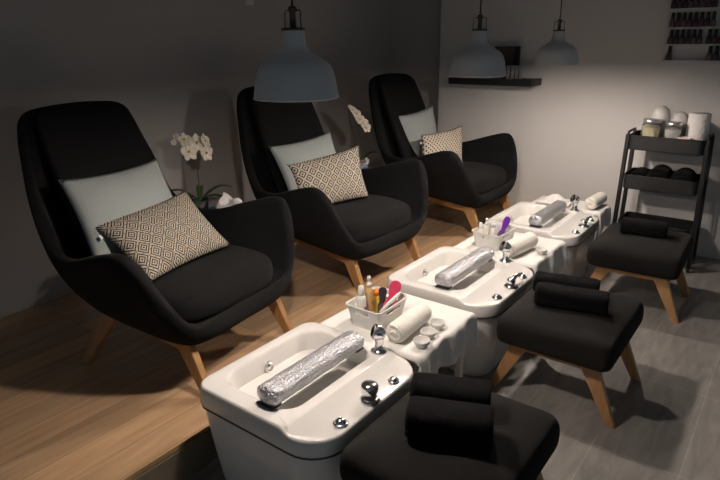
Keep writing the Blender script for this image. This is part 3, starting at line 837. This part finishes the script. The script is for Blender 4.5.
tissue_box(-2.62, 3.47, TT, .1, 'blue tissue box with a tissue beside the corner armchair', 4.)
orchid((-2.81, 2.125, TT), POTD, [(0, 0, .08), (.0, .005, .2), (0, .0, .33), (0, -.01, .43), (.02, -.05, .485), (.04, -.12, .50), (.05, -.17, .485)],
       [((.03, .055, .375), (.9, .1, .15), .052), ((.03, -.005, .440), (.9, -.1, .3), .056), ((.035, .05, .445), (.8, .3, .3), .045), ((.045, -.075, .405), (.9, -.2, .1), .056), ((.05, -.10, .475), (.7, -.4, .3), .040), ((.055, -.155, .50), (.5, -.6, .4), .020), ((.055, -.175, .47), (.6, -.5, .2), .017)],
       [(-1.9, .19, .10, .02, .020), (1.2, .21, .09, .03, .022), (.5, .17, .06, .05, .022), (-.8, .15, .05, .05, .020), (2.4, .16, .09, .04, .02)],
       'white orchid in a dark pot behind the nearest armchair, its flowers against the wall')
orchid((-2.70, 3.60, TT), POTG, [(0, 0, .1), (-.03, -.02, .24), (-.06, -.06, .40), (-.04, -.11, .50), (0, -.16, .53), (.03, -.2, .52)],
       [((.06, -.02, .36), (.8, -.3, .2), .040), ((.055, -.05, .40), (.8, -.3, .2), .042), ((.05, -.09, .43), (.8, -.4, .3), .042), ((.045, -.125, .475), (.8, -.4, .3), .038), ((.04, -.16, .505), (.8, -.4, .4), .028), ((.035, -.19, .53), (.7, -.4, .4), .017)],
       [(-2.2, .14, .06, .04, .02), (1.0, .15, .07, .03, .02), (2.8, .14, .07, .04, .02)],
       'white orchid in a grey pot overlapping the corner armchair', .055, .115)

# ------------------------------------------------------------------ wall shelf
SX0, SX1, SD, SZ0, SZ1 = -2.43, -1.72, .215, 1.163, 1.212
bm = bmesh.new(); box(bm, ((SX0+SX1)/2, YB-SD/2, (SZ0+SZ1)/2), (SX1-SX0, SD, SZ1-SZ0)); o = obj('wall_shelf', bm, SHELFM, None, False, bevel=.002)
tag(o, 'black floating wall shelf behind the middle pendant lamp', 'shelf')
t = thing('picture_frame', 'dark brown board standing on the wall shelf behind the small glasses', 'board', (-2.0, YB-.05, SZ1))
bm = bmesh.new(); box(bm, (0, 0, .12), (.21, .022, .24)); obj('board', bm, BROWN, t, smooth=False, bevel=.003)
bm = bmesh.new(); box(bm, (.082, -.012, .12), (.04, .006, .235)); obj('dark_edge', bm, BLACKM, t, smooth=False, bevel=.002)
for k, n in enumerate(('leftmost of the four small glasses on the wall shelf', 'second from the left of the four small glasses on the wall shelf', 'third from the left of the four small glasses on the wall shelf', 'rightmost of the four small glasses on the wall shelf')):
    bm = bmesh.new(); lathe(bm, [(0, 0), (.0125, 0), (.0155, .10), (.0140, .10), (.0112, .006), (0, .006)], 20, None, False, False)
    o = obj('small_glass', bm, FROST); o.location = (-1.95+.034*k, YB-.125, SZ1+.0005); tag(o, n, 'glass', 'small glasses on the wall shelf')

# ------------------------------------------------------------------ nail polish rack
RX, RW = -.878, .68
rack = thing('polish_shelf', 'wall rack of clear ledges holding rows of nail polish, top right', 'rack', (RX, YB, 1.37))
bm = bmesh.new(); box(bm, (RW/2, -.004, .24), (RW, .008, .56)); obj('back_panel', bm, ACRYL, rack, smooth=False, bevel=.002)
rows = [-.010, .094, .201, .318]
for z in rows:
    bm = bmesh.new(); box(bm, (RW/2, -.030, z-.002), (RW, .046, .004)); obj('ledge', bm, ACRYL, rack, smooth=False)
words = ['first', 'second', 'third', 'fourth', 'fifth', 'sixth', 'seventh', 'eighth', 'ninth', 'tenth', 'eleventh']
def polish(x, z, m, label):
    t = thing('nail_polish', label, 'nail polish', (x, YB-.031, z), 0., 'nail polish bottles on the wall rack')
    bm = bmesh.new(); loft(bm, [rrect(-.0155*s, .0155*s, -.0155*s, .0155*s, (.005*s,)*4, q, 4, 2) for q, s in ((0, .94), (.003, 1), (.036, 1), (.043, .7), (.046, .45))]); obj('bottle_body', bm, m, t)
    bm = bmesh.new(); lathe(bm, [(0, .044), (.0115, .044), (.0105, .090), (.009, .092), (0, .092)], 16, None, False, False); obj('cap', bm, NAILCAP, t)
rn = ['bottom row', 'second row from the bottom', 'third row from the bottom', 'top row in view']
spots = {0: [0, 7, 8.1, 9.1, 10.1], 1: [0, 1, 2, 3, 4, 5, 6.6, 7.6, 8.6, 9.6, 10.6], 2: [0, 1, 2, 3, 4, 5, 6, 7], 3: [0, 1, 2, 3, 4, 5, 6, 7]}
for r, sp in spots.items():
    for k, s in enumerate(sp):
        polish(RX+.044+.0345*s-(.006*r), 1.37+rows[r]+.0005, NAILS[(k*2+r+k//3) % 4], f'{words[k]} nail polish from left, {rn[r]} of the rack')

# ------------------------------------------------------------------ trolley and what stands on it
TX, TY = -.708, 4.36
trol = thing('trolley', 'black three tier trolley against the back wall behind the farthest stool', 'trolley', (TX, TY, 0))
TW, TD = .225, .135
def tray(z0, z1):
    bm = bmesh.new()
    def lp(i, z): return rrect(-TW+i, TW-i, -TD+i, TD-i, (.03,)*4, z, 5, 6)
    loft(bm, [lp(.002, z0), lp(0, z0+.004), lp(0, z1), lp(.004, z1), lp(.004, z0+.008), lp(.02, z0+.005)]); obj('tray', bm, BLACKM, trol, smooth=False)
    bm = bmesh.new(); a = lp(0, z1); tube(bm, a+[a[0]], .004, 8, False); obj('tray_rim', bm, BLACKM, trol)
TR = [(.797, .890), (.530, .624), (.195, .295)]
for a, b in TR: tray(a, b)
for sx in (-1, 1):
    for sy in (-1, 1):
        bm = bmesh.new(); loops = []
        for s in (0, 1):
            c = V((sx*(TW+.012+.018*(1-s)), sy*(TD*.72),   .03+.865*s)); loops.append([c+V((.012, .017, 0)), c+V((-.012, .017, 0)), c+V((-.012, -.017, 0)), c+V((.012, -.017, 0))])
        loft(bm, loops); obj('leg', bm, BLACKM, trol, smooth=False, bevel=.003)
    bm = bmesh.new(); tube(bm, [(sx*(TW+.012), -TD*.72, .89), (sx*(TW+.012), -TD*.6, .91), (sx*(TW+.012), TD*.6, .91), (sx*(TW+.012), TD*.72, .89)], .008, 10); obj('handle', bm, BLACKM, trol)
    for sy in (-1, 1):
        M = Matrix.Translation((sx*(TW+.03), sy*TD*.72, .018)) @ Matrix.Rotation(PI/2, 4, 'Y')
        bm = bmesh.new(); lathe(bm, [(0, -.009), (.016, -.009), (.018, -.006), (.018, .006), (.016, .009), (0, .009)], 20, M, False, False); obj('caster', bm, DARKP, trol)
T1, T2 = .803, .536
def jar(x, y, r, h, fill, label):
    t = thing('glass_jar', label, 'jar', (x, y, T1+.0005), 0., 'glass jars on the trolley')
    bm = bmesh.new(); lathe(bm, [(0, 0), (r*.95, 0), (r, .005), (r, h*.80), (r*.86, h*.86), (r*.82, h*.86), (r*.94, h*.79), (r*.94, .007), (0, .006)], 32, None, False, False); obj('glass', bm, GLASS, t)
    bm = bmesh.new(); lathe(bm, [(0, .0075), (r*.935, .0075), (r*.935, h*.70), (r*.6, h*.73), (0, h*.72)], 28, None, False, False); obj('contents', bm, fill, t)
    bm = bmesh.new(); lathe(bm, [(r*.9, h*.862), (r*.95, h*.865), (r*.95, h*.985), (r*.8, h), (0, h)], 32, None, True, False); obj('lid', bm, LIDM, t)
jar(-.818, 4.312, .060, .195, CREAM, 'glass jar of yellow wax with chrome lid on the trolley top')
jar(-.686, 4.312, .052, .185, COTTON, 'glass jar of white cotton with chrome lid on the trolley top')
def domed(x, y, r, h, label):
    t = thing('domed_jar', label, 'jar', (x, y, T1+.0005), 0., 'white domed jars on the trolley')
    bm = bmesh.new(); lathe(bm, [(0, 0), (r*.9, 0), (r, .01), (r, h*.62), (r*.97, h*.64)], 32, None, False, True); obj('jar_body', bm, DOME, t)
    bm = bmesh.new(); lathe(bm, [(r*1.02, h*.645), (r*1.03, h*.67), (r*.97, h*.78), (r*.75, h*.92), (r*.35, h*.99), (0, h)], 32, None, True, False); obj('domed_lid', bm, DOME, t)
domed(-.792, 4.432, .060, .270, 'white domed jar standing behind the yellow jar on the trolley')
domed(-.674, 4.432, .055, .240, 'white domed jar standing behind the cotton jar on the trolley')
t = thing('paper_roll', 'white paper towel roll on the right of the trolley top', 'paper roll', (-.555, 4.385, T1+.0005))
bm = bmesh.new(); lathe(bm, [(.02, 0), (.064, 0), (.065, .004), (.065, .235), (.064, .238), (.02, .238)], 36, None, False, False); obj('paper', bm, COTTON, t)
bm = bmesh.new(); lathe(bm, [(.0195, .001), (.0195, .236), (.017, .236), (.017, .001)], 24, None, False, False); obj('core', bm, PINKB, t)
bm = bmesh.new(); lathe(bm, [(0, 0), (.025, 0), (.04, .03), (.042, .095), (.040, .095), (.036, .03), (0, .008)], 28, None, False, False)
o = obj('pink_cup', bm, PINKB); o.location = (-.604, 4.268, T1+.0005); tag(o, 'pale pink cup in front of the paper roll on the trolley', 'cup')
towel_roll((-.860, 4.265, T2+.056), (-.860, 4.455, T2+.056), .054, TOWELB, 'rolled black towel on the left of the middle trolley tray', 'rolled black towels on the trolley', 3)
towel_roll((-.732, 4.265, T2+.073), (-.732, 4.455, T2+.073), .070, TOWELB, 'rolled black towel in the centre of the middle trolley tray', 'rolled black towels on the trolley', 6)
towel_roll((-.586, 4.265, T2+.071), (-.586, 4.455, T2+.071), .068, TOWELB, 'rolled black towel on the right of the middle trolley tray', 'rolled black towels on the trolley', 8)

# ------------------------------------------------------------------ light, camera
w = bpy.data.worlds.new('dim_daylight'); bpy.context.scene.world = w; w.use_nodes = True
bg = w.node_tree.nodes['Background']; bg.inputs[0].default_value = (.68, .84, 1.0, 1); bg.inputs[1].default_value = .14

f = 585.45; pitch, yaw, roll = math.radians(19.0332), math.radians(37.199), math.radians(-.7937)
fw = V((-math.sin(yaw)*math.cos(pitch), math.cos(yaw)*math.cos(pitch), -math.sin(pitch)))
r = V((math.cos(yaw), math.sin(yaw), 0)); up = r.cross(fw)
R = r*math.cos(roll)+up*math.sin(roll); U = -r*math.sin(roll)+up*math.cos(roll)
cam = bpy.data.cameras.new('camera'); co = bpy.data.objects.new('camera', cam); C.objects.link(co)
M = Matrix((R, U, -fw)).transposed().to_4x4(); M.translation = (0, 0, 1.5306); co.matrix_world = M
cam.sensor_width = 36; cam.lens = f/720*36; cam.clip_start = .02
bpy.context.scene.camera = co
sc = bpy.context.scene
sc.view_settings.view_transform = 'Standard'; sc.view_settings.look = 'None'; sc.view_settings.gamma = 1.; sc.view_settings.exposure = 0.
